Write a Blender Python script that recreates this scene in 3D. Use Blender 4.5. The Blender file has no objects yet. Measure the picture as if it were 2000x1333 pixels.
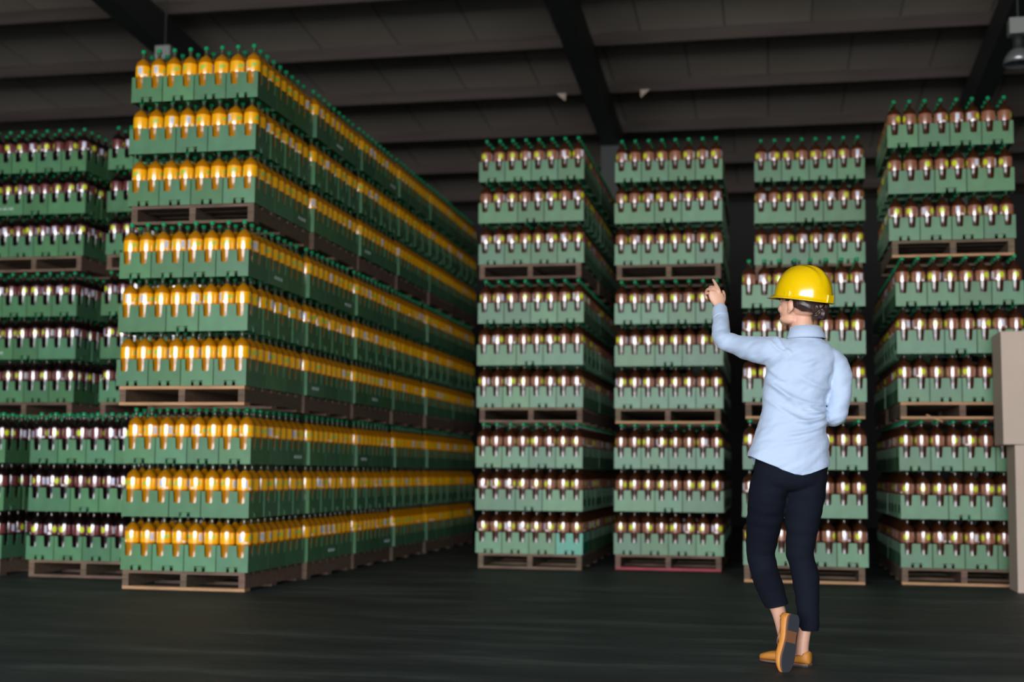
import bpy, bmesh, math, random
import numpy as np
from mathutils import Vector, Matrix, noise

# ------------------------------------------------------------------ camera
SC = bpy.context.scene
COL = SC.collection
YAW, PITCH, ROLL = math.radians(11.138), math.radians(4.579), math.radians(0.4995)
CAM_H = 0.8268
FWD = Vector((-math.sin(YAW)*math.cos(PITCH), math.cos(YAW)*math.cos(PITCH), math.sin(PITCH)))
_r0 = Vector((math.cos(YAW), math.sin(YAW), 0)); _u0 = _r0.cross(FWD)
_r = _r0*math.cos(ROLL) + _u0*math.sin(ROLL)
_u = -_r0*math.sin(ROLL) + _u0*math.cos(ROLL)
cam_data = bpy.data.cameras.new('camera')
cam = bpy.data.objects.new('camera', cam_data); COL.objects.link(cam)
cam_data.sensor_width = 36.0
cam_data.lens = 2568.4/2000*36.0
cam_data.shift_y = 0.02537
cam_data.clip_end = 200
m3 = Matrix((_r, _u, -FWD)).transposed()
cam.matrix_world = Matrix.Translation((0, 0, CAM_H)) @ m3.to_4x4()
cam_data.dof.use_dof = True
cam_data.dof.focus_distance = 5.66
cam_data.dof.aperture_fstop = 1.75
SC.camera = cam

# ------------------------------------------------------------------ light: open sky outside the wide dock door behind the camera
SC.view_settings.view_transform = 'Standard'
SC.view_settings.look = 'None'
SC.view_settings.gamma = 1.0
SC.view_settings.use_curve_mapping = False
SC.view_settings.exposure = 0.0
SKY_STRENGTH = 20.0
W = bpy.data.worlds.new('overcast_sky'); SC.world = W; W.use_nodes = True
nt = W.node_tree; nt.nodes.clear()
wo = nt.nodes.new('ShaderNodeOutputWorld'); bg = nt.nodes.new('ShaderNodeBackground')
tc = nt.nodes.new('ShaderNodeTexCoord'); sx = nt.nodes.new('ShaderNodeSeparateXYZ')
rp = nt.nodes.new('ShaderNodeValToRGB')
nt.links.new(tc.outputs['Generated'], sx.inputs[0]); nt.links.new(sx.outputs['Z'], rp.inputs[0])
rp.color_ramp.elements[0].position = 0.0; rp.color_ramp.elements[0].color = (0.97, 0.985, 1.0, 1)
rp.color_ramp.elements[1].position = 0.6; rp.color_ramp.elements[1].color = (0.55, 0.68, 0.9, 1)
nt.links.new(rp.outputs[0], bg.inputs['Color']); bg.inputs['Strength'].default_value = SKY_STRENGTH
nt.links.new(bg.outputs[0], wo.inputs[0])
W.cycles.sampling_method = 'AUTOMATIC'
DOOR_X0, DOOR_X1, DOOR_Z, DOOR_Y = -9.3, 5.0, 5.25, -9.0
pl = bpy.data.lights.new('door_sky_portal', 'AREA'); pl.shape = 'RECTANGLE'
pl.size = DOOR_X1-DOOR_X0; pl.size_y = DOOR_Z; pl.cycles.is_portal = True
po = bpy.data.objects.new('door_sky_portal', pl); COL.objects.link(po)
po.location = ((DOOR_X0+DOOR_X1)/2, DOOR_Y-0.1, DOOR_Z/2); po.rotation_euler = (math.radians(90), 0, 0)

# ------------------------------------------------------------------ helpers
rnd = random.Random(7)
def brief(s):
    for a, b in ((' the ', ' '), (', front of ', ', '), (' green ', ' '), (' in first pallet', '')):
        if len(s.replace('-', ' ').replace("'", ' ').split()) > 16: s = s.replace(a, b)
    return s
def tag(o, label=None, cat=None, group=None, kind=None):
    if label: o['label'] = brief(label)
    if cat: o['category'] = cat
    if group: o['group'] = group
    if kind: o['kind'] = kind
    return o
def new_obj(name, me, parent=None):
    o = bpy.data.objects.new(name, me); COL.objects.link(o)
    if parent: o.parent = parent
    return o
def empty(name, loc=(0, 0, 0), rz=0.0):
    o = bpy.data.objects.new(name, None); COL.objects.link(o)
    o.location = loc; o.rotation_euler = (0, 0, rz); o.empty_display_size = 0.1
    return o
def mesh_from(name, verts, faces, mats, mi=None, uvs=None, smooth=False):
    """verts (n,3), faces list of index tuples, uvs: per-loop list"""
    me = bpy.data.meshes.new(name)
    me.from_pydata([tuple(map(float, v)) for v in verts], [], [tuple(map(int, f)) for f in faces])
    for m in (mats if isinstance(mats, (list, tuple)) else [mats]): me.materials.append(m)
    if mi is not None: me.polygons.foreach_set('material_index', np.array(mi, np.int32))
    if smooth: me.polygons.foreach_set('use_smooth', np.ones(len(me.polygons), bool))
    if uvs is not None:
        l = me.uv_layers.new(name='UVMap'); l.data.foreach_set('uv', np.array(uvs, np.float32).ravel())
    me.update()
    return me
class MB:
    """collects simple solids into one mesh"""
    def __init__(s): s.v = []; s.f = []; s.m = []
    def add(s, verts, faces, mi=0):
        b = len(s.v); s.v += [tuple(v) for v in verts]; s.f += [tuple(i+b for i in f) for f in faces]; s.m += [mi]*len(faces); return s
    def box(s, x0, x1, y0, y1, z0, z1, mi=0):
        v = [(x, y, z) for z in (z0, z1) for y in (y0, y1) for x in (x0, x1)]
        return s.add(v, [(0, 2, 3, 1), (4, 5, 7, 6), (0, 1, 5, 4), (2, 6, 7, 3), (0, 4, 6, 2), (1, 3, 7, 5)], mi)
    def obox(s, c, ax, ay, az, mi=0):
        c, ax, ay, az = map(Vector, (c, ax, ay, az))
        v = [c+ax*i+ay*j+az*k for k in (-1, 1) for j in (-1, 1) for i in (-1, 1)]
        return s.add(v, [(0, 2, 3, 1), (4, 5, 7, 6), (0, 1, 5, 4), (2, 6, 7, 3), (0, 4, 6, 2), (1, 3, 7, 5)], mi)
    def prism(s, pts, origin, eu, ev, en, t, mi=0):
        """2D outline pts (ccw) in plane origin+u*eu+v*ev, extruded by t along en"""
        o, eu, ev, en = map(Vector, (origin, eu, ev, en)); n = len(pts)
        a = [o+eu*p[0]+ev*p[1] for p in pts]; b = [p+en*t for p in a]
        f = [tuple(range(n))[::-1], tuple(range(n, 2*n))] + [(i, (i+1) % n, n+(i+1) % n, n+i) for i in range(n)]
        return s.add(a+b, f, mi)
    def lathe(s, prof, seg=24, c=(0, 0, 0), mi=0, cap=True):
        b = []; n = len(prof)
        for r, z in prof:
            for k in range(seg):
                t = 2*math.pi*k/seg; b.append((c[0]+r*math.cos(t), c[1]+r*math.sin(t), c[2]+z))
        f = [(i*seg+k, i*seg+(k+1) % seg, (i+1)*seg+(k+1) % seg, (i+1)*seg+k) for i in range(n-1) for k in range(seg)]
        if cap: f += [tuple(range(seg))[::-1], tuple((n-1)*seg+k for k in range(seg))]
        return s.add(b, f, mi)
    def build(s, name, mats, parent=None, smooth=False, bevel=0):
        me = mesh_from(name, s.v, s.f, mats, s.m, smooth=smooth)
        bm = bmesh.new(); bm.from_mesh(me); bmesh.ops.recalc_face_normals(bm, faces=bm.faces); bm.to_mesh(me); bm.free()
        o = new_obj(name, me, parent)
        if bevel:
            b = o.modifiers.new('bevel', 'BEVEL'); b.width = bevel; b.segments = 2; b.limit_method = 'ANGLE'
        return o

# ------------------------------------------------------------------ materials
def srgb(r, g, b):
    f = lambda c: (c/255/12.92) if c/255 <= 0.04045 else ((c/255+0.055)/1.055)**2.4
    return (f(r), f(g), f(b), 1)
def mat(name, col, rough=0.5, metal=0.0, coat=0.0, spec=0.5, noise_amt=0.0, noise_scale=8.0, bump=0.0, bump_scale=40.0, vary=0.0, stretch=None, sheen=0.0, sss=0.0):
    m = bpy.data.materials.new(name); m.use_nodes = True
    n = m.node_tree.nodes; L = m.node_tree.links; p = n['Principled BSDF']
    p.inputs['Base Color'].default_value = col; p.inputs['Roughness'].default_value = rough
    p.inputs['Metallic'].default_value = metal; p.inputs['Coat Weight'].default_value = coat; p.inputs['Coat Roughness'].default_value = 0.08
    p.inputs['Specular IOR Level'].default_value = spec
    if sheen: p.inputs['Sheen Weight'].default_value = sheen
    if sss:
        p.inputs['Subsurface Weight'].default_value = sss; p.inputs['Subsurface Radius'].default_value = (0.01, 0.004, 0.002); p.inputs['Subsurface Scale'].default_value = 1.0
    tcn = n.new('ShaderNodeTexCoord'); src = tcn.outputs['Object']
    if stretch:
        mp = n.new('ShaderNodeMapping'); mp.inputs['Scale'].default_value = stretch; L.new(src, mp.inputs[0]); src = mp.outputs[0]
    cur = None
    if noise_amt:
        nz = n.new('ShaderNodeTexNoise'); nz.inputs['Scale'].default_value = noise_scale; nz.inputs['Detail'].default_value = 6; L.new(src, nz.inputs['Vector'])
        r = n.new('ShaderNodeMapRange'); r.inputs[3].default_value = 1-noise_amt; r.inputs[4].default_value = 1+noise_amt
        r.inputs[1].default_value = 0.3; r.inputs[2].default_value = 0.7; L.new(nz.outputs['Fac'], r.inputs[0])
        mx = n.new('ShaderNodeVectorMath'); mx.operation = 'SCALE'; mx.inputs[0].default_value = col[:3]; L.new(r.outputs[0], mx.inputs['Scale']); cur = mx.outputs[0]
    if vary:
        oi = n.new('ShaderNodeObjectInfo'); hs = n.new('ShaderNodeHueSaturation'); hs.inputs['Color'].default_value = col
        r1 = n.new('ShaderNodeMapRange'); r1.inputs[3].default_value = 1-vary; r1.inputs[4].default_value = 1+vary; L.new(oi.outputs['Random'], r1.inputs[0]); L.new(r1.outputs[0], hs.inputs['Value'])
        ml = n.new('ShaderNodeMath'); ml.operation = 'MULTIPLY'; ml.inputs[1].default_value = 37.7; L.new(oi.outputs['Random'], ml.inputs[0])
        fr = n.new('ShaderNodeMath'); fr.operation = 'FRACT'; L.new(ml.outputs[0], fr.inputs[0])
        r2 = n.new('ShaderNodeMapRange'); r2.inputs[3].default_value = 0.5-vary*0.09; r2.inputs[4].default_value = 0.5+vary*0.09; L.new(fr.outputs[0], r2.inputs[0]); L.new(r2.outputs[0], hs.inputs['Hue'])
        if cur is not None: L.new(cur, hs.inputs['Color'])
        cur = hs.outputs[0]
    if cur is not None: L.new(cur, p.inputs['Base Color'])
    if bump:
        nz = n.new('ShaderNodeTexNoise'); nz.inputs['Scale'].default_value = bump_scale; nz.inputs['Detail'].default_value = 4; L.new(src, nz.inputs['Vector'])
        b = n.new('ShaderNodeBump'); b.inputs['Strength'].default_value = 1.0; b.inputs['Distance'].default_value = bump; L.new(nz.outputs['Fac'], b.inputs['Height']); L.new(b.outputs[0], p.inputs['Normal'])
    return m
def label_mat(name, base, emblem, emblem_r, panel, patch, edge):
    """printed sleeve: uv is in metres round (u) and up (v) the sleeve"""
    m = bpy.data.materials.new(name); m.use_nodes = True
    n = m.node_tree.nodes; L = m.node_tree.links; p = n['Principled BSDF']
    p.inputs['Roughness'].default_value = 0.25; p.inputs['Coat Weight'].default_value = 1.0; p.inputs['Coat Roughness'].default_value = 0.2; p.inputs['Coat IOR'].default_value = 1.95
    uv = n.new('ShaderNodeUVMap'); uv.uv_map = 'UVMap'; s = n.new('ShaderNodeSeparateXYZ'); L.new(uv.outputs[0], s.inputs[0])
    def math_(op, a, b=None):
        k = n.new('ShaderNodeMath'); k.operation = op
        for i, x in enumerate((a, b)):
            if x is None: continue
            if isinstance(x, (int, float)): k.inputs[i].default_value = x
            else: L.new(x, k.inputs[i])
        return k.outputs[0]
    U, V = s.outputs[0], s.outputs[1]
    def rect(u0, v0, hu, hv):
        a = math_('LESS_THAN', math_('ABSOLUTE', math_('SUBTRACT', U, u0)), hu); b = math_('LESS_THAN', math_('ABSOLUTE', math_('SUBTRACT', V, v0)), hv)
        return math_('MULTIPLY', a, b)
    def disc(u0, v0, r):
        a = math_('SUBTRACT', U, u0); b = math_('SUBTRACT', V, v0)
        return math_('LESS_THAN', math_('ADD', math_('MULTIPLY', a, a), math_('MULTIPLY', b, b)), r*r)
    cur = None
    def over(fac, col):
        nonlocal cur
        mx = n.new('ShaderNodeMix'); mx.data_type = 'RGBA'
        L.new(fac, mx.inputs[0]); mx.inputs[7].default_value = col
        if cur is None: mx.inputs[6].default_value = base
        else: L.new(cur, mx.inputs[6])
        cur = mx.outputs[2]
    over(math_('LESS_THAN', V, 0.004), edge); over(math_('GREATER_THAN', V, 0.070), edge)
    for c0 in (-0.093, 0.075):
        if emblem_r > 0.02: over(disc(c0, 0.040, emblem_r), emblem)
        else:
            for k in range(4): over(disc(c0-0.014+k*0.010, 0.036+0.006*(k % 2)+0.002*k, 0.0085), emblem)
    over(rect(0.0, 0.040, 0.015, 0.024), panel)
    if emblem_r < 0.02:
        for k in range(4): over(rect(0.0, 0.026+k*0.009, 0.010, 0.0015), srgb(120, 120, 140))
    over(rect(0.036, 0.012, 0.013, 0.006), patch)
    L.new(cur, p.inputs['Base Color'])
    return m
M = {}
M['crate'] = mat('green_crate_plastic', srgb(73, 117, 80), 0.41, vary=0.16, noise_amt=0.10, noise_scale=14, spec=0.4)
M['crate_teal'] = mat('teal_crate_plastic', srgb(16, 132, 106), 0.4, noise_amt=0.06)
M['mark'] = mat('pale_crate_lettering', srgb(190, 205, 200), 0.5)
M['cap'] = mat('green_cap_plastic', srgb(6, 140, 88), 0.3)
M['orange_body'] = mat('orange_drink_in_clear_plastic', srgb(160, 102, 3), 0.2)
M['brown_body'] = mat('brown_drink_in_plastic', srgb(56, 28, 12), 0.18)
M['dark_body'] = mat('black_cola_in_plastic', srgb(18, 9, 9), 0.18)
M['neck'] = mat('empty_clear_neck', srgb(62, 66, 46), 0.2, coat=0.3)
M['brown_neck'] = mat('brown_tinted_neck', srgb(40, 22, 12), 0.2, coat=0.3)
M['orange_label'] = label_mat('orange_drink_label', srgb(250, 178, 0), srgb(150, 200, 80), 0.01, srgb(215, 215, 225), srgb(250, 235, 220), srgb(235, 120, 0))
M['brown_label'] = label_mat('brown_drink_label', srgb(150, 96, 72), srgb(205, 220, 30), 0.021, srgb(215, 215, 230), srgb(240, 235, 235), srgb(110, 60, 40))
M['dark_label'] = label_mat('maroon_cola_label', srgb(108, 50, 50), srgb(205, 220, 50), 0.021, srgb(215, 215, 235), srgb(235, 230, 235), srgb(60, 24, 26))
M['wood'] = mat('weathered_pallet_wood', srgb(98, 78, 62), 0.8, noise_amt=0.35, noise_scale=5, stretch=(1.5, 8, 12), vary=0.2, bump=0.002, bump_scale=30)
M['wood_new'] = mat('fresh_pallet_board', srgb(165, 124, 86), 0.75, noise_amt=0.2, noise_scale=5, stretch=(1.5, 8, 12))
M['wood_red'] = mat('red_painted_board', srgb(150, 50, 60), 0.7, noise_amt=0.2)
M['card'] = mat('kraft_cardboard', srgb(186, 166, 150), 0.85, noise_amt=0.04, noise_scale=3)
M['tape'] = mat('parcel_tape', srgb(170, 140, 112), 0.35)
M['steel'] = mat('dark_painted_steel', srgb(38, 41, 40), 0.6, noise_amt=0.15, noise_scale=2)
M['timber'] = mat('brown_roof_timber', srgb(62, 52, 46), 0.8, noise_amt=0.25, noise_scale=2, stretch=(0.5, 6, 6))
M['wallm'] = mat('grey_wall_cladding', srgb(36, 36, 34), 0.9, noise_amt=0.15, noise_scale=0.8)
M['lamp_metal'] = mat('lamp_aluminium', srgb(150, 150, 150), 0.3, metal=0.6)
M['lamp_box'] = mat('lamp_ballast_paint', srgb(130, 132, 126), 0.6)

def floor_mat():
    m = bpy.data.materials.new('dark_asphalt_floor'); m.use_nodes = True
    n = m.node_tree.nodes; L = m.node_tree.links; p = n['Principled BSDF']
    t = n.new('ShaderNodeTexCoord'); mp = n.new('ShaderNodeMapping'); mp.inputs['Scale'].default_value = (0.9, 3.5, 1); mp.inputs['Rotation'].default_value = (0, 0, math.radians(11)); L.new(t.outputs['Object'], mp.inputs[0])
    a = n.new('ShaderNodeTexNoise'); a.inputs['Scale'].default_value = 0.9; a.inputs['Detail'].default_value = 8; a.inputs['Roughness'].default_value = 0.65; L.new(mp.outputs[0], a.inputs['Vector'])
    r = n.new('ShaderNodeValToRGB'); e = r.color_ramp.elements
    e[0].position = 0.36; e[0].color = srgb(34, 41, 42); e[1].position = 0.64; e[1].color = srgb(72, 78, 73)
    k = e.new(0.52); k.color = srgb(48, 56, 54)
    L.new(a.outputs['Fac'], r.inputs[0])
    b = n.new('ShaderNodeTexNoise'); b.inputs['Scale'].default_value = 0.35; b.inputs['Detail'].default_value = 3; L.new(t.outputs['Object'], b.inputs['Vector'])
    mr = n.new('ShaderNodeMapRange'); mr.inputs[1].default_value = 0.52; mr.inputs[2].default_value = 0.72; L.new(b.outputs['Fac'], mr.inputs[0])
    mx = n.new('ShaderNodeMix'); mx.data_type = 'RGBA'; L.new(mr.outputs[0], mx.inputs[0]); L.new(r.outputs[0], mx.inputs[6]); mx.inputs[7].default_value = srgb(57, 56, 50)
    L.new(mx.outputs[2], p.inputs['Base Color']); p.inputs['Roughness'].default_value = 0.6; p.inputs['Specular IOR Level'].default_value = 0.3
    c = n.new('ShaderNodeTexNoise'); c.inputs['Scale'].default_value = 60; L.new(mp.outputs[0], c.inputs['Vector'])
    bp = n.new('ShaderNodeBump'); bp.inputs['Distance'].default_value = 0.003; L.new(c.outputs['Fac'], bp.inputs['Height']); L.new(bp.outputs[0], p.inputs['Normal'])
    return m
def roof_mat():
    m = bpy.data.materials.new('weathered_roof_sheet'); m.use_nodes = True
    n = m.node_tree.nodes; L = m.node_tree.links; p = n['Principled BSDF']
    t = n.new('ShaderNodeTexCoord')
    br = n.new('ShaderNodeTexBrick'); br.inputs['Scale'].default_value = 1.0; br.inputs['Brick Width'].default_value = 0.95; br.inputs['Row Height'].default_value = 3.0
    br.offset = 0.5
    br.inputs['Mortar Size'].default_value = 0.012; br.inputs['Color1'].default_value = srgb(164, 154, 140); br.inputs['Color2'].default_value = srgb(180, 168, 152); br.inputs['Mortar'].default_value = srgb(128, 120, 110)
    L.new(t.outputs['Object'], br.inputs['Vector'])
    a = n.new('ShaderNodeTexNoise'); a.inputs['Scale'].default_value = 0.7; a.inputs['Detail'].default_value = 6; L.new(t.outputs['Object'], a.inputs['Vector'])
    mr = n.new('ShaderNodeMapRange'); mr.inputs[3].default_value = 0.65; mr.inputs[4].default_value = 1.25; L.new(a.outputs['Fac'], mr.inputs[0])
    v = n.new('ShaderNodeVectorMath'); v.operation = 'SCALE'; L.new(br.outputs['Color'], v.inputs[0]); L.new(mr.outputs[0], v.inputs['Scale'])
    L.new(v.outputs[0], p.inputs['Base Color']); p.inputs['Roughness'].default_value = 0.85
    return m
M['floor'] = floor_mat(); M['roof'] = roof_mat()

# ------------------------------------------------------------------ the warehouse shell
X0, X1, YB, YF = -17.0, 11.0, 21.5, -9.0
SLOPE = 0.08
def roof_z(y): return 7.02 - SLOPE*y          # underside of the roof sheet, falling away from the door
def structure(o): o['kind'] = 'structure'; return o
structure(MB().box(X0, X1, YF-14, YB, -0.2, 0.0).build('floor', M['floor']))
rb = MB(); rb.add([(X0, YF-0.3, roof_z(YF-0.3)), (X1, YF-0.3, roof_z(YF-0.3)), (X1, YB, roof_z(YB)), (X0, YB, roof_z(YB)),
                   (X0, YF-0.3, roof_z(YF-0.3)+0.1), (X1, YF-0.3, roof_z(YF-0.3)+0.1), (X1, YB, roof_z(YB)+0.1), (X0, YB, roof_z(YB)+0.1)],
                  [(0, 3, 2, 1), (4, 5, 6, 7), (0, 1, 5, 4), (1, 2, 6, 5), (2, 3, 7, 6), (3, 0, 4, 7)])
structure(rb.build('ceiling', M['roof']))
structure(MB().box(X0, X1, YB, YB+0.2, 0, 7.6).build('wall_back', M['wallm']))
structure(MB().box(X0-0.2, X0, YF-0.3, YB, 0, 7.6).build('wall_left', M['wallm']))
structure(MB().box(X1, X1+0.2, YF-0.3, YB, 0, 7.6).build('wall_right', M['wallm']))
fw = MB(); fw.box(X0, DOOR_X0, YF-0.3, YF, 0, 7.7); fw.box(DOOR_X1, X1, YF-0.3, YF, 0, 7.7); fw.box(DOOR_X0, DOOR_X1, YF-0.3, YF, DOOR_Z, 7.7)
structure(fw.build('wall_front', M['wallm']))
# purlins across the roof, rafters along it, columns under the rafters
tn = 0
for k in range(0, 20):
    y = 20.6 - 1.49*k
    if y < -8: continue
    tn += 1
    structure(MB().box(X0, X1, y-0.05, y+0.05, roof_z(y)-0.15, roof_z(y)-0.005).build('trim_%d' % tn, M['timber']))
RAFTERS = (-11.08, -6.55, -2.04, 2.44, 6.95)
for x in RAFTERS:
    tn += 1
    b = MB()
    v = []
    for y in (YF, YB):
        for (dx, dz) in ((-0.11, -0.56), (0.11, -0.56), (0.11, -0.2), (-0.11, -0.2)):
            v.append((x+dx, y, roof_z(y)+dz))
    b.add(v, [(0, 1, 2, 3), (7, 6, 5, 4), (0, 4, 5, 1), (1, 5, 6, 2), (2, 6, 7, 3), (3, 7, 4, 0)])
    structure(b.build('trim_%d' % tn, M['steel']))
    tn += 1
    c = MB(); yc = 16.9
    c.box(x-0.12, x+0.12, yc-0.012, yc+0.012, 0, roof_z(yc)-0.5); c.box(x-0.12, x+0.12, yc+0.2, yc+0.224, 0, roof_z(yc)-0.5); c.box(x-0.01, x+0.01, yc, yc+0.21, 0, roof_z(yc)-0.5)
    structure(c.build('trim_%d' % tn, M['steel']))

# ------------------------------------------------------------------ bottles, crates, pallets: prototypes
PX, PY = 0.1175, 0.1225        # bottle pitch across and along a pallet
LAY, BLOCK, C0 = 0.3676, 1.2556, 0.1316
PAL_L = 1.1226
BR = 0.0525
BODY = [(0.0, 0.028), (0.022, 0.028), (0.036, 0.031), (0.045, 0.042), (0.0490, 0.070), (0.0500, 0.098), (0.0470, 0.122), (0.0485, 0.152), (0.0515, 0.183), (0.0515, 0.268),
        (0.0503, 0.279), (0.0465, 0.290), (0.0395, 0.301), (0.0305, 0.310), (0.0215, 0.317), (0.0155, 0.323), (0.0128, 0.332), (0.0125, 0.350), (0.0125, 0.357), (0.0165, 0.358), (0.0165, 0.361), (0.0125, 0.362), (0.0125, 0.366)]
CAP = [(0.0, 0.388), (0.0145, 0.388), (0.0165, 0.385), (0.0168, 0.364), (0.0150, 0.363), (0.0, 0.363)]
LAB = [(0.0527, 0.186), (0.0533, 0.190), (0.0533, 0.264), (0.0527, 0.268)]
def rings(prof, seg, mi_of, uvr=None):
    prof = list(prof); v = []; f = []; mi = []; uv = []
    idx = []
    for r, z in prof:
        if r == 0: idx.append([len(v)]*seg); v.append((0, 0, z))
        else:
            idx.append(list(range(len(v), len(v)+seg)))
            for k in range(seg):
                t = 2*math.pi*k/seg; v.append((r*math.cos(t), r*math.sin(t), z))
    for i in range(len(prof)-1):
        for k in range(seg):
            k2 = (k+1) % seg; q = [idx[i][k], idx[i][k2], idx[i+1][k2], idx[i+1][k]]
            u0 = (k/seg-0.5)*2*math.pi*0.0533; u1 = ((k+1)/seg-0.5)*2*math.pi*0.0533
            z0, z1 = (prof[i][1]-0.186)*0.9, (prof[i+1][1]-0.186)*0.9
            c = [(u0, z0), (u1, z0), (u1, z1), (u0, z1)]
            keep = [j for j in range(4) if q.index(q[j]) == j]
            f.append(tuple(q[j] for j in keep)); uv += [c[j] for j in keep]; mi.append(mi_of((prof[i][1]+prof[i+1][1])/2))
    return v, f, mi, uv
def bottle_proto(name, body, label):
    v, f, mi, uv = rings(BODY, 24, lambda z: 1 if z > 0.326 else 0)
    me = mesh_from(name, v, f, [M[body], M['neck' if label == 'orange_label' else 'brown_neck']], mi, uv, True)
    v, f, mi, uv = rings(CAP, 20, lambda z: 0); cm = mesh_from('cap', v, [x[::-1] for x in f], M['cap'], mi, None, True)
    cm.set_sharp_from_angle(angle=0.7)
    v, f, mi, uv = rings(LAB, 24, lambda z: 0); lm = mesh_from('label', v, f, M[label], mi, uv, True)
    return (name, me, cm, lm)
BOT = {'orange': bottle_proto('orange_soda_bottle', 'orange_body', 'orange_label'),
       'brown': bottle_proto('brown_soda_bottle', 'brown_body', 'brown_label'),
       'dark': bottle_proto('black_cola_bottle', 'dark_body', 'dark_label')}
def place_bottle(kind, x, y, z, label, group):
    name, me, cm, lm = BOT[kind]
    o = new_obj(name, me); o.location = (x, y, z)
    o.rotation_euler = (rnd.uniform(-0.003, 0.003), rnd.uniform(-0.003, 0.003), rnd.uniform(0, 6.283))
    new_obj('cap', cm, o); new_obj('label_sleeve', lm, o)
    return tag(o, label, 'bottle', group)

CH = 0.180
def wall_outline(n, pitch, length, handle):
    """outline of a crate side: a U slot at every bottle, a hand notch at the foot of the short sides"""
    pts = [(-length/2, 0.0)]
    if handle: pts += [(-0.040, 0.0), (-0.040, 0.036), (0.040, 0.036), (0.040, 0.0)]
    pts += [(length/2, 0.0), (length/2, CH)]
    top, bot, zb = 0.0285, 0.0235, 0.098
    for i in reversed(range(n)):
        c = (i-(n-1)/2)*pitch
        pts += [(c+top, CH), (c+top-0.0015, CH-0.02), (c+bot, zb+0.008), (c+bot-0.006, zb), (c-bot+0.006, zb), (c-bot, zb+0.008), (c-top+0.0015, CH-0.02), (c-top, CH)]
    pts += [(-length/2, CH)]
    return pts
def crate_meshes(nx, ny, matname):
    lx, ly, t = nx*PX-0.0062, ny*PY-0.005, 0.003
    b = MB()
    for s in (-1, 1):
        o = (0, s*(ly/2-t) if s > 0 else -ly/2, 0)
        b.prism(wall_outline(nx, PX, lx, nx == 2), o, (1, 0, 0), (0, 0, 1), (0, 1, 0), t)
        o = ((lx/2-t) if s > 0 else -lx/2, 0, 0)
        b.prism(wall_outline(ny, PY, ly-2*t, ny == 2), o, (0, 1, 0), (0, 0, 1), (1, 0, 0), t)
        for s2 in (-1, 1):
            b.box(s*lx/2-(0.009 if s > 0 else -0.0005)-(0 if s > 0 else 0.0), s*lx/2-(0.0005 if s > 0 else -0.009), s2*ly/2-(0.009 if s2 > 0 else -0.0005), s2*ly/2-(0.0005 if s2 > 0 else -0.009), 0.002, CH-0.002)
    b.box(-lx/2+t, lx/2-t, -ly/2+t, ly/2-t, 0.024, 0.0275)
    v = b.v; shell = mesh_from('bottle_crate', b.v, b.f, M[matname], b.m)
    bm = bmesh.new(); bm.from_mesh(shell); bmesh.ops.recalc_face_normals(bm, faces=bm.faces); bm.to_mesh(shell); bm.free()
    d = MB()
    for i in range(1, nx): d.box((i-nx/2)*PX-0.0015, (i-nx/2)*PX+0.0015, -ly/2+t, ly/2-t, 0.0275, 0.12)
    for i in range(1, ny): d.box(-lx/2+t, lx/2-t, (i-ny/2)*PY-0.0015, (i-ny/2)*PY+0.0015, 0.0275, 0.12)
    div = mesh_from('divider', d.v, d.f, M[matname], d.m)
    hm = []
    for s in (-1, 1):
        h = MB()
        if nx == 2: h.box(-0.019, 0.019, s*ly/2-0.0045, s*ly/2+0.0045, 0.0, 0.032); h.box(-0.042, 0.042, s*ly/2-0.0045, s*ly/2+0.0045, 0.034, 0.039); h.box(-0.004, 0.004, s*ly/2-0.002, s*ly/2+0.002, 0.03, 0.035)
        else: h.box(s*lx/2-0.0045, s*lx/2+0.0045, -0.019, 0.019, 0.0, 0.032); h.box(s*lx/2-0.0045, s*lx/2+0.0045, -0.042, 0.042, 0.034, 0.039); h.box(s*lx/2-0.002, s*lx/2+0.002, -0.004, 0.004, 0.03, 0.035)
        hm.append(mesh_from('hand_hold', h.v, h.f, M[matname], h.m))
    return shell, div, hm
CR = {('S', 'crate'): crate_meshes(2, 3, 'crate'), ('L', 'crate'): crate_meshes(3, 2, 'crate'), ('S', 'crate_teal'): crate_meshes(2, 3, 'crate_teal')}
def lettering(side):
    """a line of worn slanting capitals too blurred to read, as on the long crate sides"""
    b = MB(); r = random.Random(3)
    for i in range(8):
        u = -0.07+i*0.02
        s = [(0, 0, 0.004, 0.022)]
        if i % 2: s += [(0.004, 0.018, 0.012, 0.022), (0.004, 0, 0.012, 0.004)]
        if i % 3 == 0: s += [(0.010, 0, 0.014, 0.022), (0.004, 0.009, 0.010, 0.013)]
        for (a, c, d, e) in s:
            sl = lambda uu, vv: (uu+u+vv*0.25, vv)
            b.prism([sl(a, c), sl(d, c), sl(d, e), sl(a, e)], (0, 0, 0), (0, 1, 0) if side == 'x' else (1, 0, 0), (0, 0, 1), (1, 0, 0) if side == 'x' else (0, -1, 0), 0.001)
    me = mesh_from('printed_lettering', b.v, b.f, M['mark'], b.m)
    bm = bmesh.new(); bm.from_mesh(me); bmesh.ops.recalc_face_normals(bm, faces=bm.faces); bm.to_mesh(me); bm.free()
    return me
LET = {'x': lettering('x'), 'y': lettering('y')}
def place_crate(kind, x, y, z, label, group, matname='crate', mark=None):
    s, d, h = CR[(kind, matname)]
    o = new_obj('bottle_crate', s); o.location = (x, y, z)
    new_obj('divider', d, o); [new_obj('hand_hold', q, o) for q in h]
    if mark == 'x': k = new_obj('printed_lettering', LET['x'], o); k.location = (PX-0.0029, 0, 0.05)
    if mark == 'y': k = new_obj('printed_lettering', LET['y'], o); k.location = (0, -PY+0.0025, 0.045)
    return tag(o, label, 'crate', group)

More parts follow.
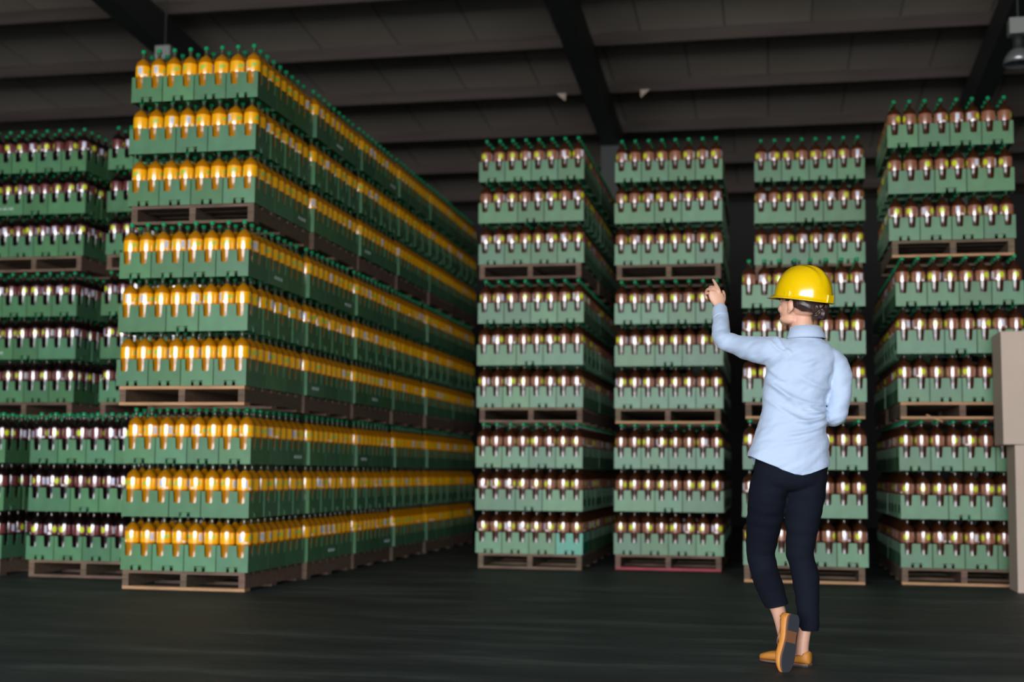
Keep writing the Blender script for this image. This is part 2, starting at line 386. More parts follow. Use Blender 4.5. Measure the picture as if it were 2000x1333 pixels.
def pallet_parts(bottom='wood', top='wood'):
    w, l = 0.90, 1.08
    P = []
    for i in range(7):
        y0 = -l/2+i*(l-0.10)/6
        P.append(('deck_board', MB().box(-w/2, w/2, y0, y0+0.10, 0.1086, 0.1296), top if i == 0 else 'wood'))
    for i, x in enumerate((-w/2, -0.02, w/2-0.045)):
        P.append(('stringer', MB().box(x, x+0.045, -l/2+0.002, l/2-0.002, 0.0205, 0.1081), 'wood'))
    for i, y0 in enumerate((-l/2, -0.05, l/2-0.10)):
        P.append(('bottom_board', MB().box(-w/2, w/2, y0, y0+0.10, 0.0, 0.02), bottom if i == 0 else 'wood'))
    out = []
    for n, b, m in P:
        me = mesh_from(n, b.v, b.f, M[m], b.m); out.append((n, me))
    return out
PAL = {'plain': pallet_parts(), 'new': pallet_parts('wood_new', 'wood'), 'red': pallet_parts('wood_red', 'wood'), 'newtop': pallet_parts('wood_new', 'wood_new')}
def place_pallet(cx, cy, z, label, variant='plain', dx=0.0, detail=True):
    o = empty('wooden_pallet', (cx+dx, cy, z), rnd.uniform(-0.006, 0.006))
    for n, me in PAL[variant]: new_obj(n, me, o)
    return tag(o, label, 'pallet', 'wooden pallets under the bottle stacks')

# low-detail tiling for what stands behind the counted ones
class Tiler:
    def __init__(s, parts):
        """parts: list of (verts, faces, material_index list, uv list)"""
        V = []; F = []; MI = []; UV = []; b = 0
        for v, f, mi, uv in parts:
            V += list(v); F += [tuple(i+b for i in q) for q in f]; MI += list(mi); UV += list(uv); b = len(V)
        s.V = np.array(V, float); s.ls = np.array([len(q) for q in F]); s.L = np.array([i for q in F for i in q]); s.MI = np.array(MI); s.UV = np.array(UV, float); s.pos = []
    def put(s, x, y, z, a=0.0): s.pos.append((x, y, z, a))
    def build(s, name, mats, label, smooth=True):
        n = len(s.pos); nv = len(s.V); vs = []
        for x, y, z, a in s.pos:
            c, d = math.cos(a), math.sin(a); q = s.V.copy(); q[:, 0] = s.V[:, 0]*c-s.V[:, 1]*d+x; q[:, 1] = s.V[:, 0]*d+s.V[:, 1]*c+y; q[:, 2] += z; vs.append(q)
        vs = np.concatenate(vs); L = np.concatenate([s.L+i*nv for i in range(n)]); ls = np.tile(s.ls, n)
        me = bpy.data.meshes.new(name); me.vertices.add(len(vs)); me.vertices.foreach_set('co', vs.ravel())
        me.loops.add(len(L)); me.loops.foreach_set('vertex_index', L.astype(np.int32))
        me.polygons.add(len(ls)); me.polygons.foreach_set('loop_start', (np.cumsum(ls)-ls).astype(np.int32))
        for m in mats: me.materials.append(m)
        me.polygons.foreach_set('material_index', np.tile(s.MI, n).astype(np.int32))
        me.polygons.foreach_set('use_smooth', np.full(len(ls), smooth))
        l = me.uv_layers.new(name='UVMap'); l.data.foreach_set('uv', np.tile(s.UV, (n, 1)).astype(np.float32).ravel())
        me.update(calc_edges=True); me.validate()
        o = new_obj(name, me)
        return tag(o, label, 'bottles' if 'bottle' in name and 'crate' not in name else 'crates', kind='stuff')
BODY_LO = [BODY[i] for i in (1, 3, 5, 6, 8, 9, 10, 11, 13, 14, 16, 21)]
CAP_LO = [(0.0, 0.388), (0.0165, 0.386), (0.0165, 0.363)]
LAB_LO = [(0.0530, 0.186), (0.0530, 0.268)]
def lo_parts():
    v1, f1, m1, u1 = rings(BODY_LO, 12, lambda z: 1 if z > 0.326 else 0)
    v2, f2, m2, u2 = rings(CAP_LO, 10, lambda z: 2)
    v3, f3, m3, u3 = rings(LAB_LO, 12, lambda z: 3)
    uv2 = []
    return [(v1, f1, m1, u1), (v2, [q[::-1] for q in f2], m2, u2), (v3, f3, m3, u3)]
T = {k: Tiler(lo_parts()) for k in ('orange', 'brown', 'dark')}
def crate_lo(nx, ny):
    lx, ly, t = nx*PX-0.0062, ny*PY-0.005, 0.003
    b = MB()
    for s in (-1, 1):
        b.prism(wall_outline(nx, PX, lx, nx == 2), (0, s*(ly/2-t) if s > 0 else -ly/2, 0), (1, 0, 0), (0, 0, 1), (0, 1, 0), t)
        b.prism(wall_outline(ny, PY, ly-2*t, ny == 2), ((lx/2-t) if s > 0 else -lx/2, 0, 0), (0, 1, 0), (0, 0, 1), (1, 0, 0), t)
    b.box(-lx/2+t, lx/2-t, -ly/2+t, ly/2-t, 0.024, 0.0275)
    return [(b.v, b.f, b.m, [(0, 0)]*sum(len(q) for q in b.f))]
TC = {'S': Tiler(crate_lo(2, 3)), 'L': Tiler(crate_lo(3, 2))}

ORD = 'zeroth first second third fourth fifth sixth seventh eighth ninth tenth'.split()
# stack: key -> kind, where in words, three levels of (x, y of the front left crate corner, pallets deep), rows shown
def crates_of_layer(k, depth=1):
    """crate kind, centre (from the load's front left corner), column ordinal, row ordinal"""
    out = []
    if k % 3 != 1:
        for r in range(3):
            for c in range(4): out.append(('S', (c+0.5)*2*PX, (r+0.5)*3*PY, c, r))
    else:
        st = (9*PY)/4
        for r in range(4):
            for c, x in ((0, 1.5*PX), (2, 6.5*PX)): out.append(('L', x, PY+r*7*PY/3, c, r))
        for r in range(3): out.append(('S', 4*PX, (r+0.5)*3*PY, 1, r))
    return out
def bottles_of_layer(k):
    out = []
    for kind, cx, cy, c, r in crates_of_layer(k):
        nx, ny = (2, 3) if kind == 'S' else (3, 2)
        for i in range(nx):
            for j in range(ny):
                x = cx+(i-(nx-1)/2)*PX; y = cy+(j-(ny-1)/2)*PY
                out.append((x, y, int(round(x/PX-0.5)), r*ny+j))
    return out
BOTTLE_GROUP = {'orange': 'orange drink bottles in the orange wall', 'brown': 'brown drink bottles in the stacks', 'dark': 'black cola bottles in the stacks'}
def cdep(ck): return 3 if ck == 'S' else 2
def do_stack(kind, where, levels, side, shown_front=lambda lev, col: True, side_pallets=0, side_word='', letter=None, teal=False, pal=None, front_crate=lambda lev, c: True, dxs=None, words=None, side_rows=99, hidden=False):
    """side: +1 the side face towards +x shows, -1 the other, 0 none"""
    dxs = dxs or [0]*8
    for lev, spec in levels.items():
        x0, y0, deep = spec[:3]
        for d in range(deep):
            ox = x0+dxs[d]+(rnd.uniform(-0.006, 0.006) if d else 0); oy = y0+d*PAL_L
            zb = C0+lev*BLOCK
            ph = {0: 'on the floor', 1: 'between lower and middle loads', 2: 'between middle and upper loads'}[lev]
            wv = (pal or {}).get((lev, d), 'plain')
            if d == 0: pl_ = 'wooden pallet %s at the front of %s' % (ph, where)
            else: pl_ = 'wooden pallet %s, %s row back in %s' % (ph, ORD[d+1], where)
            place_pallet(ox+4*PX, oy+4.5*PY, zb-C0+0.0008, pl_, wv, dx=(rnd.uniform(-0.01, 0.01)))
            for s in range(3):
                k = lev*3+s; z = zb+s*LAY
                jx, jy = rnd.uniform(-0.004, 0.004), rnd.uniform(-0.004, 0.004)
                for ck, cx, cy, c, r in crates_of_layer(k):
                    px, py = ox+cx+jx, oy+cy+jy
                    ncol = 3 if k % 3 != 1 else 2
                    on_side = (side > 0 and c == ncol) or (side < 0 and c == 0)
                    isfront = d == 0 and r == 0
                    if isfront and front_crate(lev, c):
                        nm = ('%s from left' % ORD[c+1]) if k % 3 != 1 else ('at left', 'in middle', 'at right')[c]
                        tl = teal and k == 0 and c == 3
                        lab = '%s green crate %s, %s layer up, front of %s' % ('bright teal' if tl else ('short-sided' if ck == 'S' else 'long-sided'), nm, ORD[k+1], where)
                        if tl: lab = 'bright teal crate at right foot of %s' % where
                        mk = letter and letter(lev, k, c, d, r, ck)
                        place_crate(ck, px, py, z, lab, 'green bottle crates', 'crate_teal' if tl else 'crate', mk)
                    elif on_side and d < side_pallets and r*cdep(ck) < side_rows:
                        lab = 'green crate on %s, %s back in %s pallet, %s layer up' % (side_word, ORD[r+1], ORD[d+1], ORD[k+1])
                        mk = 'x' if (ck == 'S' and side > 0 and (d*5+r*3+k) % 4 == 0) else None
                        place_crate(ck, px, py, z, lab, 'green bottle crates', 'crate', mk)
                    elif isfront or on_side or (d == 0 and r == 0):
                        TC[ck].put(px, py, z)
                for bx, by, c, r in bottles_of_layer(k):
                    px, py = ox+bx+jx+rnd.uniform(-0.0005, 0.0005), oy+by+jy+rnd.uniform(-0.0005, 0.0005)
                    zz = z+0.0002
                    on_side = (side > 0 and c == 7) or (side < 0 and c == 0)
                    if d == 0 and r == 0 and shown_front(lev, c):
                        nm = {'orange': 'orange', 'brown': 'brown', 'dark': 'cola'}[kind]
                        lab = '%s bottle %s from left, %s layer up, front of %s' % (nm, ORD[c+1], ORD[k+1], where)
                        place_bottle(kind, px, py, zz, lab, BOTTLE_GROUP[kind])
                    elif on_side and d < side_pallets and r < side_rows:
                        nm = {'orange': 'orange', 'brown': 'brown', 'dark': 'cola'}[kind]
                        lab = '%s bottle on %s, %s back in %s pallet, %s layer up' % (nm, side_word, ORD[r+1], ORD[d+1], ORD[k+1])
                        place_bottle(kind, px, py, zz, lab, BOTTLE_GROUP[kind])
                    elif (d == 0 and r < 3) or on_side or (side > 0 and c == 6) or (side < 0 and c == 1) or (d > 0 and r == 0 and deep <= 3):
                        T[kind].put(px, py, zz, rnd.uniform(0, 6.28))
# the long wall of orange drink, six pallets deep
O_LEV = {0: (-4.420, 8.479, 6), 1: (-4.359, 8.214, 6), 2: (-4.372, 8.321, 6)}
do_stack('orange', 'the orange wall', O_LEV, +1, side_pallets=3, side_word="orange wall's aisle side", dxs=[0, 0.022, 0.040, 0.050, 0.062, 0.055],
         pal={(0, 0): 'new', (1, 0): 'newtop', (2, 0): 'plain'})
do_stack('brown', 'the stack beside orange wall', {0: (-2.513, 11.171, 3), 1: (-2.513, 11.171, 3), 2: (-2.513, 11.171, 3)}, +1, teal=True)
do_stack('brown', 'the stack behind pointing hand', {0: (-1.334, 11.362, 2), 1: (-1.334, 11.362, 2), 2: (-1.334, 11.362, 2)}, +1, pal={(0, 0): 'red', (1, 0): 'new'})
do_stack('brown', 'the stack behind the woman', {0: (-0.217, 10.353, 1), 1: (-0.217, 10.353, 1)}, +1, pal={(0, 0): 'new', (1, 0): 'new'})
# its top load stands one pallet further back
do_stack('brown', 'the high load behind woman', {2: (-0.128, 11.520, 1)}, +1)
do_stack('brown', 'the stack beside cartons', {0: (0.964, 10.459, 2), 1: (0.950, 10.382, 2), 2: (0.910, 10.463, 1)}, -1, pal={(0, 0): 'new', (1, 0): 'newtop', (2, 0): 'new'},
         shown_front=lambda lev, c: c < (8 if lev == 2 else 7 if lev == 0 else 8))
do_stack('dark', 'the leftmost stack', {1: (-6.73, 10.2, 2), 2: (-6.69, 10.2, 2)}, +1, shown_front=lambda lev, c: c >= 1, side_pallets=1, side_rows=3, side_word="leftmost stack's side",
         letter=lambda lev, k, c, d, r, ck: 'y' if (ck == 'L' and c == 0) else None)
do_stack('dark', 'the leftmost stack', {0: (-6.73, 10.345, 1)}, 0, shown_front=lambda lev, c: False, front_crate=lambda lev, c: False, hidden=True)
do_stack('dark', 'the stack behind orange wall', {1: (-5.567, 10.2, 1), 2: (-5.545, 10.2, 1)}, -1, shown_front=lambda lev, c: c < 2, front_crate=lambda lev, c: c == 0)
do_stack('dark', 'the stack behind orange wall', {0: (-5.567, 10.345, 1)}, 0, shown_front=lambda lev, c: False, front_crate=lambda lev, c: False, hidden=True)
do_stack('dark', 'the low load at left edge', {0: (-6.733, 9.22, 1)}, +1, shown_front=lambda lev, c: c == 7, front_crate=lambda lev, c: c == (3 if lev != 9 else 2), side_pallets=1, side_rows=3, side_word="low load's side at left edge")
do_stack('dark', 'the low load beside orange wall', {0: (-5.586, 9.22, 1)}, -1, shown_front=lambda lev, c: c < 7)

T['orange'].build('orange_soda_bottles', [M['orange_body'], M['neck'], M['cap'], M['orange_label']], 'further orange bottles deep inside the orange wall')
T['brown'].build('brown_soda_bottles', [M['brown_body'], M['brown_neck'], M['cap'], M['brown_label']], 'brown bottles behind the front rows of the stacks')
T['dark'].build('black_cola_bottles', [M['dark_body'], M['brown_neck'], M['cap'], M['dark_label']], 'black cola bottles behind the front rows at left')
for kk, nm in (('S', 'short'), ('L', 'long')):
    TC[kk].build('inner_bottle_crates' if kk == 'S' else 'inner_wide_crates', [M['crate']], 'green %s-sided crates deeper inside the stacks' % nm, smooth=False)

# ------------------------------------------------------------------ cartons, lamps, roof braces
def carton(x0, x1, y0, y1, z0, z1, label, rz=0.0, lean=0.0):
    o = empty('cardboard_carton', ((x0+x1)/2, (y0+y1)/2, z0), rz); o.rotation_euler[1] = lean
    w, d, h = (x1-x0)/2, (y1-y0)/2, z1-z0
    MB().box(-w, w, -d, d, 0, h-0.004).build('carton_body', M['card'], o, bevel=0.003)
    for s in (-1, 1): MB().box(-w+0.001, w-0.001, 0.002 if s > 0 else -d+0.001, d-0.001 if s > 0 else -0.002, h-0.004, h).build('flap', M['card'], o)
    MB().box(-w-0.0006, w+0.0006, -0.025, 0.025, h, h+0.0006).build('tape_strip', M['tape'], o)
    return tag(o, label, 'cardboard box', 'plain cartons beside the bottle stacks')
carton(1.722, 2.42, 9.98, 10.32, 0.0, 1.055, 'plain brown cardboard carton standing on the floor under another carton')
carton(1.640, 2.36, 9.95, 10.33, 1.058, 1.875, 'plain brown cardboard carton, upper of two, overhanging the lower one', lean=-0.006)

def bay_lamp(x, y, z, label):
    o = empty('high_bay_lamp', (x, y, z))
    MB().box(-0.085, 0.085, -0.07, 0.07, 0.27, 0.42).build('ballast_box', M['lamp_box'], o, bevel=0.006)
    MB().lathe([(0.0, 0.275), (0.045, 0.27), (0.05, 0.20), (0.05, 0.13), (0.06, 0.12), (0.0, 0.118)], 20).build('lamp_holder', M['steel'], o, smooth=True)
    MB().lathe([(0.055, 0.13), (0.075, 0.115), (0.115, 0.06), (0.135, 0.0), (0.140, 0.0), (0.120, 0.065), (0.080, 0.122), (0.055, 0.137)], 28, cap=False).build('reflector', M['lamp_metal'], o, smooth=True)
    MB().lathe([(0.0, 0.09), (0.03, 0.085), (0.035, 0.05), (0.02, 0.02), (0.0, 0.015)], 16).build('bulb', M['lamp_box'], o, smooth=True)
    MB().box(-0.006, 0.006, -0.006, 0.006, 0.42, roof_z(y)-z-0.0).build('suspension_rod', M['steel'], o)
    return tag(o, label, 'lamp')
bay_lamp(2.245, 12.4, 4.58, 'unlit high bay lamp with pale ballast box hanging above the stack beside cartons')
bay_lamp(-6.24, 12.6, 4.85, 'unlit high bay lamp, its pale ballast box peeping over the orange wall')
for x, t in ((-2.55, 'small pale roof brace under the roof timbers, on the orange wall side of column'), (-1.50, 'small pale roof brace under the roof timbers, on the woman side of column')):
    s = 1 if x < -2 else -1
    y = 16.0; z = roof_z(16.13)-0.15
    b = MB(); b.prism([(-0.06, 0.0), (s*0.05, -0.10), (0.06, 0.0)] if s > 0 else [(-0.06, 0.0), (-0.05, -0.10), (0.06, 0.0)], (x, y, z), (1, 0, 0), (0, 0, 1), (0, 1, 0), 0.02)
    tag(b.build('roof_brace', M['card']), t, 'bracket')
# splinter of wood on the pallet beside the cartons
sp = MB(); sp.obox((1.22, 10.395, 1.262), (0.06, 0, -0.026), (0, 0.006, 0), (0.002, 0, 0.005)); 
tag(sp.build('wood_splinter', M['wood_new']), 'loose pale wood splinter slanting in the pallet opening beside cartons', 'splinter')

# ------------------------------------------------------------------ the woman
M['skin'] = mat('skin', srgb(208, 158, 132), 0.5, sss=0.15, noise_amt=0.04, noise_scale=30)
M['shirt'] = mat('pale_blue_cotton', srgb(168, 184, 206), 0.8, sheen=0.2, bump=0.006, bump_scale=7, stretch=(1, 1, 2.2))
M['trouser'] = mat('navy_twill', srgb(13, 17, 27), 0.9, spec=0.15, bump=0.001, bump_scale=30, stretch=(1, 1, 2.5))
M['hair'] = mat('dark_brown_hair', srgb(52, 34, 30), 0.38, noise_amt=0.3, noise_scale=30, stretch=(1, 1, 0.3), bump=0.003, bump_scale=60)
M['helmet'] = mat('yellow_helmet_plastic', srgb(226, 184, 0), 0.22, coat=0.7)
M['shoe'] = mat('tan_suede', srgb(190, 122, 44), 0.6, noise_amt=0.08, noise_scale=25)
M['sole'] = mat('dark_rubber_sole', srgb(46, 48, 54), 0.75)
M['instep'] = mat('brown_instep_leather', srgb(120, 76, 48), 0.7)
M['eye'] = mat('eye_white', srgb(230, 225, 220), 0.2)
M['iris'] = mat('brown_iris', srgb(60, 38, 24), 0.2)
M['lip'] = mat('lip', srgb(190, 110, 100), 0.45)
M['strap'] = mat('pale_webbing', srgb(200, 190, 175), 0.7)

PERSON = empty('person', (0.1339, 5.8850, 0.0), YAW)
tag(PERSON, 'person in yellow hard hat, pale blue shirt and navy trousers pointing at the bottle stacks', 'person')

def catmull(P, n):
    P = np.array(P, float); out = []
    Q = np.vstack([2*P[0]-P[1], P, 2*P[-1]-P[-2]])
    for i in range(1, len(Q)-2):
        for t in np.linspace(0, 1, n, endpoint=False):
            a, b, c, d = Q[i-1], Q[i], Q[i+1], Q[i+2]
            out.append(0.5*((2*b)+(-a+c)*t+(2*a-5*b+4*c-d)*t*t+(-a+3*b-3*c+d)*t**3))
    out.append(Q[-2]); return np.array(out)
def limb(mb, pts, side=(1, 0, 0), seg=20, n=4, mode='perp', power=2.0):
    """pts rows: x, y, z, half-width, half-depth. A closed tapering tube; side = direction the half-width is measured in.
    mode 'flat': sections stay horizontal"""
    C_ = catmull(pts, n); N = len(C_); v = []; side = np.array(side, float)
    for i, q in enumerate(C_):
        tan = C_[min(i+1, N-1), :3]-C_[max(i-1, 0), :3]; tan /= np.linalg.norm(tan)+1e-9
        if mode == 'flat': tan = np.array([0, 0, 1.0])*(1 if tan[2] > 0 else -1)
        a = side-tan*(side@tan); a /= np.linalg.norm(a); b = np.cross(tan, a)
        for k in range(seg):
            t = 2*math.pi*k/seg; ct, st = math.cos(t), math.sin(t)
            ct = math.copysign(abs(ct)**(2/power), ct); st = math.copysign(abs(st)**(2/power), st)
            v.append(q[:3]+a*q[3]*ct+b*q[4]*st)
    base = 0; s0 = len(v); v.append(C_[0, :3]); v.append(C_[-1, :3])
    f = [(i*seg+k, i*seg+(k+1) % seg, (i+1)*seg+(k+1) % seg, (i+1)*seg+k) for i in range(N-1) for k in range(seg)]
    f += [(s0, (k+1) % seg, k) for k in range(seg)] + [(s0+1, (N-1)*seg+k, (N-1)*seg+(k+1) % seg) for k in range(seg)]
    mb.add(v, f)
def blob(mb, c, r, seg=20, R=None):
    v = []; f = []; nr = seg//2
    for i in range(nr+1):
        ph = math.pi*i/nr
        for k in range(seg):
            t = 2*math.pi*k/seg; p = Vector((r[0]*math.sin(ph)*math.cos(t), r[1]*math.sin(ph)*math.sin(t), r[2]*math.cos(ph)))
            if R is not None: p = R @ p
            v.append(Vector(c)+p)
    f = [(i*seg+k, (i+1)*seg+k, (i+1)*seg+(k+1) % seg, i*seg+(k+1) % seg) for i in range(nr) for k in range(seg)]
    mb.add(v, f)
def fuse(mb, voxel, name, smooth=6, disp=None, m=None, parent=PERSON, cut=None, snap=None):
    """join overlapping closed pieces into one continuous surface"""
    me = mesh_from(name+'_raw', mb.v, mb.f, [])
    bm = bmesh.new(); bm.from_mesh(me); bmesh.ops.remove_doubles(bm, verts=bm.verts, dist=1e-5); bmesh.ops.recalc_face_normals(bm, faces=bm.faces); bm.to_mesh(me); bm.free()
    t = bpy.data.objects.new(name+'_raw', me); COL.objects.link(t)
    r = t.modifiers.new('r', 'REMESH'); r.mode = 'VOXEL'; r.voxel_size = voxel
    if smooth:
        s = t.modifiers.new('s', 'SMOOTH'); s.factor = 0.5; s.iterations = smooth
    bpy.context.view_layer.update()
    dg = bpy.context.evaluated_depsgraph_get(); out = bpy.data.meshes.new_from_object(t.evaluated_get(dg))
    bpy.data.objects.remove(t); bpy.data.meshes.remove(me)
    out.name = name; out.materials.clear()
    if m: out.materials.append(m)
    if cut or disp:
        bm = bmesh.new(); bm.from_mesh(out); bm.normal_update()
        if disp:
            for v in bm.verts: v.co += disp(v.co, v.normal)
        if cut:
            bmesh.ops.delete(bm, geom=[f for f in bm.faces if cut(f.calc_center_median())], context='FACES')
            if snap:
                bmesh.ops.delete(bm, geom=[v for v in bm.verts if not v.link_faces], context='VERTS')
                for v in bm.verts:
                    if v.is_boundary: v.co.z = snap(v.co)
        bm.to_mesh(out); bm.free()
    out.polygons.foreach_set('use_smooth', np.ones(len(out.polygons), bool))
    return new_obj(name, out, parent)

# head frame: +y where the face looks, origin under the chin; she looks to her left and a little away
HEADR = Matrix.Rotation(math.radians(41), 4, 'Z') @ Matrix.Rotation(math.radians(7), 4, 'X') 
HEADO = Vector((-0.0017, 0.065, 1.4844))
HM = Matrix.Translation(HEADO) @ HEADR
def hp(x, y, z): return tuple(HM @ Vector((x, y, z)))
HR3 = HEADR.to_3x3()

body = MB()
# trunk (kept inside the shirt)
limb(body, [(-0.0419, 0.03, 0.8328, .13, .095), (-0.041, 0.03, 0.9336, .135, .095), (-0.0285, 0.04, 1.1027, .115, .08), (0.0042, 0.05, 1.2393, .13, .09), (0.0187, 0.05, 1.3416, .13, .085), (0.0214, 0.05, 1.3917, .085, .065), (0.0195, 0.05, 1.4282, .05, .052)], mode='flat')
limb(body, [(0.0237, 0.05, 1.3963, .058, .055), (0.023, 0.055, 1.4447, .051, .053), (0.0211, 0.065, 1.4892, .050, .056), (0.0226, 0.08, 1.5506, .052, .060)])
# head
blob(body, hp(0, -0.020, 0.130), (0.073, 0.092, 0.092), R=HR3)
blob(body, hp(0, 0.030, 0.078), (0.060, 0.060, 0.078), R=HR3)
blob(body, hp(0, 0.062, 0.022), (0.030, 0.028, 0.022), R=HR3)
blob(body, hp(0.028, 0.030, 0.028), (0.026, 0.045, 0.022), R=HR3); blob(body, hp(-0.028, 0.030, 0.028), (0.026, 0.045, 0.022), R=HR3)
blob(body, hp(0, 0.086, 0.080), (0.011, 0.018, 0.022), R=HR3); blob(body, hp(0, 0.100, 0.070), (0.011, 0.011, 0.009), R=HR3)
blob(body, hp(0, 0.080, 0.046), (0.020, 0.014, 0.010), R=HR3)
blob(body, hp(0, 0.074, 0.112), (0.045, 0.018, 0.012), R=HR3)
for s in (-1, 1):
    blob(body, hp(s*0.034, 0.058, 0.072), (0.022, 0.026, 0.022), R=HR3)
    blob(body, hp(s*0.0745, -0.012, 0.088), (0.009, 0.016, 0.028), R=HR3 @ Matrix.Rotation(-0.25*s, 3, 'Z')); blob(body, hp(s*0.070, -0.002, 0.064), (0.008, 0.010, 0.012), R=HR3)
# raised left arm
limb(body, [(-0.0672, 0.05, 1.3636, .05, .05), (-0.1313, 0.07, 1.3694, .046, .046), (-0.2051, 0.14, 1.3914, .038, .040), (-0.2946, 0.24, 1.44, .033, .033), (-0.2964, 0.3, 1.5032, .031, .031), (-0.2929, 0.38, 1.5797, .022, .024), (-0.2904, 0.395, 1.6106, .023, .019), (-0.296, 0.405, 1.6313, .030, .016), (-0.3047, 0.41, 1.6562, .036, .016), (-0.3107, 0.41, 1.6756, .035, .013), (-0.3095, 0.41, 1.6854, .026, .010)], side=(1, 0.15, 0.35), n=5)
fing = lambda pts: limb(body, pts, seg=12, n=4)
fing([(-0.2934, 0.405, 1.68, .0095, .0095), (-0.2977, 0.415, 1.7008, .0090, .0090), (-0.3042, 0.435, 1.7219, .0080, .0080), (-0.3108, 0.455, 1.7419, .0070, .0070), (-0.3153, 0.468, 1.7529, .0052, .0052)])
fing([(-0.3071, 0.41, 1.6805, .0100, .0100), (-0.3156, 0.425, 1.702, .0096, .0096), (-0.3267, 0.455, 1.7123, .0085, .0085), (-0.3323, 0.475, 1.7015, .0078, .0078), (-0.3319, 0.47, 1.6861, .0062, .0062)])
fing([(-0.3168, 0.41, 1.6731, .0098, .0098), (-0.3277, 0.425, 1.6934, .0092, .0092), (-0.3409, 0.45, 1.7004, .0082, .0082), (-0.3456, 0.468, 1.6881, .0076, .0076), (-0.3429, 0.462, 1.6726, .006, .006)])
fing([(-0.3272, 0.405, 1.6602, .0090, .0090), (-0.3389, 0.415, 1.6761, .0084, .0084), (-0.3505, 0.435, 1.6787, .0075, .0075), (-0.351, 0.448, 1.667, .0070, .0070), (-0.3459, 0.442, 1.654, .0058, .0058)])
fing([(-0.2871, 0.4, 1.6234, .012, .012), (-0.2726, 0.415, 1.6474, .0110, .0110), (-0.2676, 0.43, 1.669, .0092, .0092), (-0.2684, 0.44, 1.6862, .0078, .0078), (-0.2709, 0.447, 1.6957, .006, .006)])
for kn in ((-0.2932, 0.406, 1.685), (-0.3058, 0.41, 1.6891), (-0.3179, 0.41, 1.6816), (-0.3283, 0.406, 1.6652)):
    blob(body, kn, (0.0095, 0.009, 0.0095), 12)
# right arm bent in front of her
limb(body, [(0.0956, 0.05, 1.3286, .045, .045), (0.1383, 0.04, 1.31, .042, .042), (0.1667, 0.03, 1.2393, .038, .038), (0.1744, 0.02, 1.1373, .035, .035), (0.1607, 0.04, 1.0818, .034, .034), (0.1512, 0.14, 1.1019, .030, .030), (0.1289, 0.25, 1.137, .022, .022), (0.1218, 0.29, 1.1507, .030, .018), (0.1146, 0.33, 1.1622, .036, .014), (0.112, 0.35, 1.168, .030, .011)], n=5)
for i, (dz, dx) in enumerate(((0.028, 0.0), (0.010, 0.008), (-0.008, 0.006), (-0.024, -0.002))):
    p = Vector((0.112, 0.35, 1.168)); fing([(p.x, p.y-0.01, p.z+dz, .0092, .0092), (p.x-0.03-dx, p.y+0.015, p.z+dz, .0085, .0085), (p.x-0.05-dx, p.y-0.002, p.z+dz-0.004, .0075, .0075), (p.x-0.045-dx, p.y-0.018, p.z+dz-0.006, .006, .006)])
p = Vector((0.1218, 0.29, 1.1507)); fing([(p.x, p.y, p.z+0.02, .011, .011), (p.x-0.02, p.y-0.01, p.z+0.045, .0098, .0098), (p.x-0.045, p.y+0.0, p.z+0.055, .008, .008), (p.x-0.058, p.y+0.006, p.z+0.056, .006, .006)])
# legs: weight on the right leg, left heel lifted behind
limb(body, [(0.0279, 0.04, 0.8558, .085, .085), (0.0269, 0.05, 0.755, .078, .08), (0.0096, 0.06, 0.5757, .060, .062), (0.0051, 0.065, 0.4529, .050, .052), (0.0234, 0.06, 0.3645, .050, .054), (0.0279, 0.045, 0.2553, .040, .042), (0.0114, 0.035, 0.1528, .029, .032), (0.0019, 0.035, 0.087, .0275, .031), (0.0015, 0.035, 0.0432, .028, .031), (0.0013, 0.035, 0.0191, .020, .024)], n=5)
limb(body, [(-0.107, 0.04, 0.8547, .085, .085), (-0.1291, 0.08, 0.7532, .078, .08), (-0.1345, 0.2, 0.5682, .060, .062), (-0.135, 0.25, 0.4555, .050, .052), (-0.1211, 0.17, 0.3543, .048, .052), (-0.1075, 0.07, 0.2738, .036, .040), (-0.1041, 0.0, 0.2259, .030, .032), (-0.0983, -0.045, 0.17, .028, .032), (-0.0929, -0.07, 0.1256, .030, .030), (-0.0921, -0.085, 0.0738, .030, .026), (-0.0956, -0.1, 0.0331, .026, .018)], n=5)
limb(body, [(-0.1018, -0.03, 0.1813, .026, .026), (-0.0802, -0.075, 0.2039, .025, .022), (-0.0746, -0.09, 0.2164, .020, .018)], n=4)
def footpt(a, along, up, sidew):   # standing foot: heel at the origin of the foot line, pointing to her left and away
    d = Vector((-0.74, 0.67, 0)); return (0.018+d.x*along+d.y*sidew, 0.03+d.y*along-d.x*sidew, up)
limb(body, [(*footpt(0, 0.005, .030, 0), .022, .022), (*footpt(0, 0.05, .042, 0), .027, .034), (*footpt(0, 0.10, .038, 0), .024, .024), (*footpt(0, 0.15, .028, 0), .022, .014), (*footpt(0, 0.18, .024, 0), .018, .009)], side=(0.67, 0.74, 0), n=4)
BODY_OBJ = fuse(body, 0.0032, 'body', smooth=4, m=M['skin'])

# face details
for s in (-1, 1):
    e = MB(); blob(e, hp(s*0.031, 0.0665, 0.097), (0.0115, 0.0115, 0.0085), 16); eo = e.build('eye', M['eye'], PERSON, smooth=True)
    i_ = MB(); blob(i_, hp(s*0.031, 0.0755, 0.097), (0.0050, 0.0035, 0.0050), 12); i_.build('iris', M['iris'], eo, smooth=True)
    br = MB(); limb(br, [(*hp(s*0.016, 0.089, 0.113), .003, .003), (*hp(s*0.034, 0.086, 0.117), .0035, .003), (*hp(s*0.050, 0.070, 0.112), .002, .002)], side=(0, 0, 1), seg=8); br.build('eyebrow', M['hair'], PERSON, smooth=True)
lp = MB(); blob(lp, hp(0, 0.086, 0.049), (0.019, 0.006, 0.0045), 14, R=HR3); blob(lp, hp(0, 0.084, 0.042), (0.016, 0.006, 0.005), 14, R=HR3); lp.build('lips', M['lip'], PERSON, smooth=True)

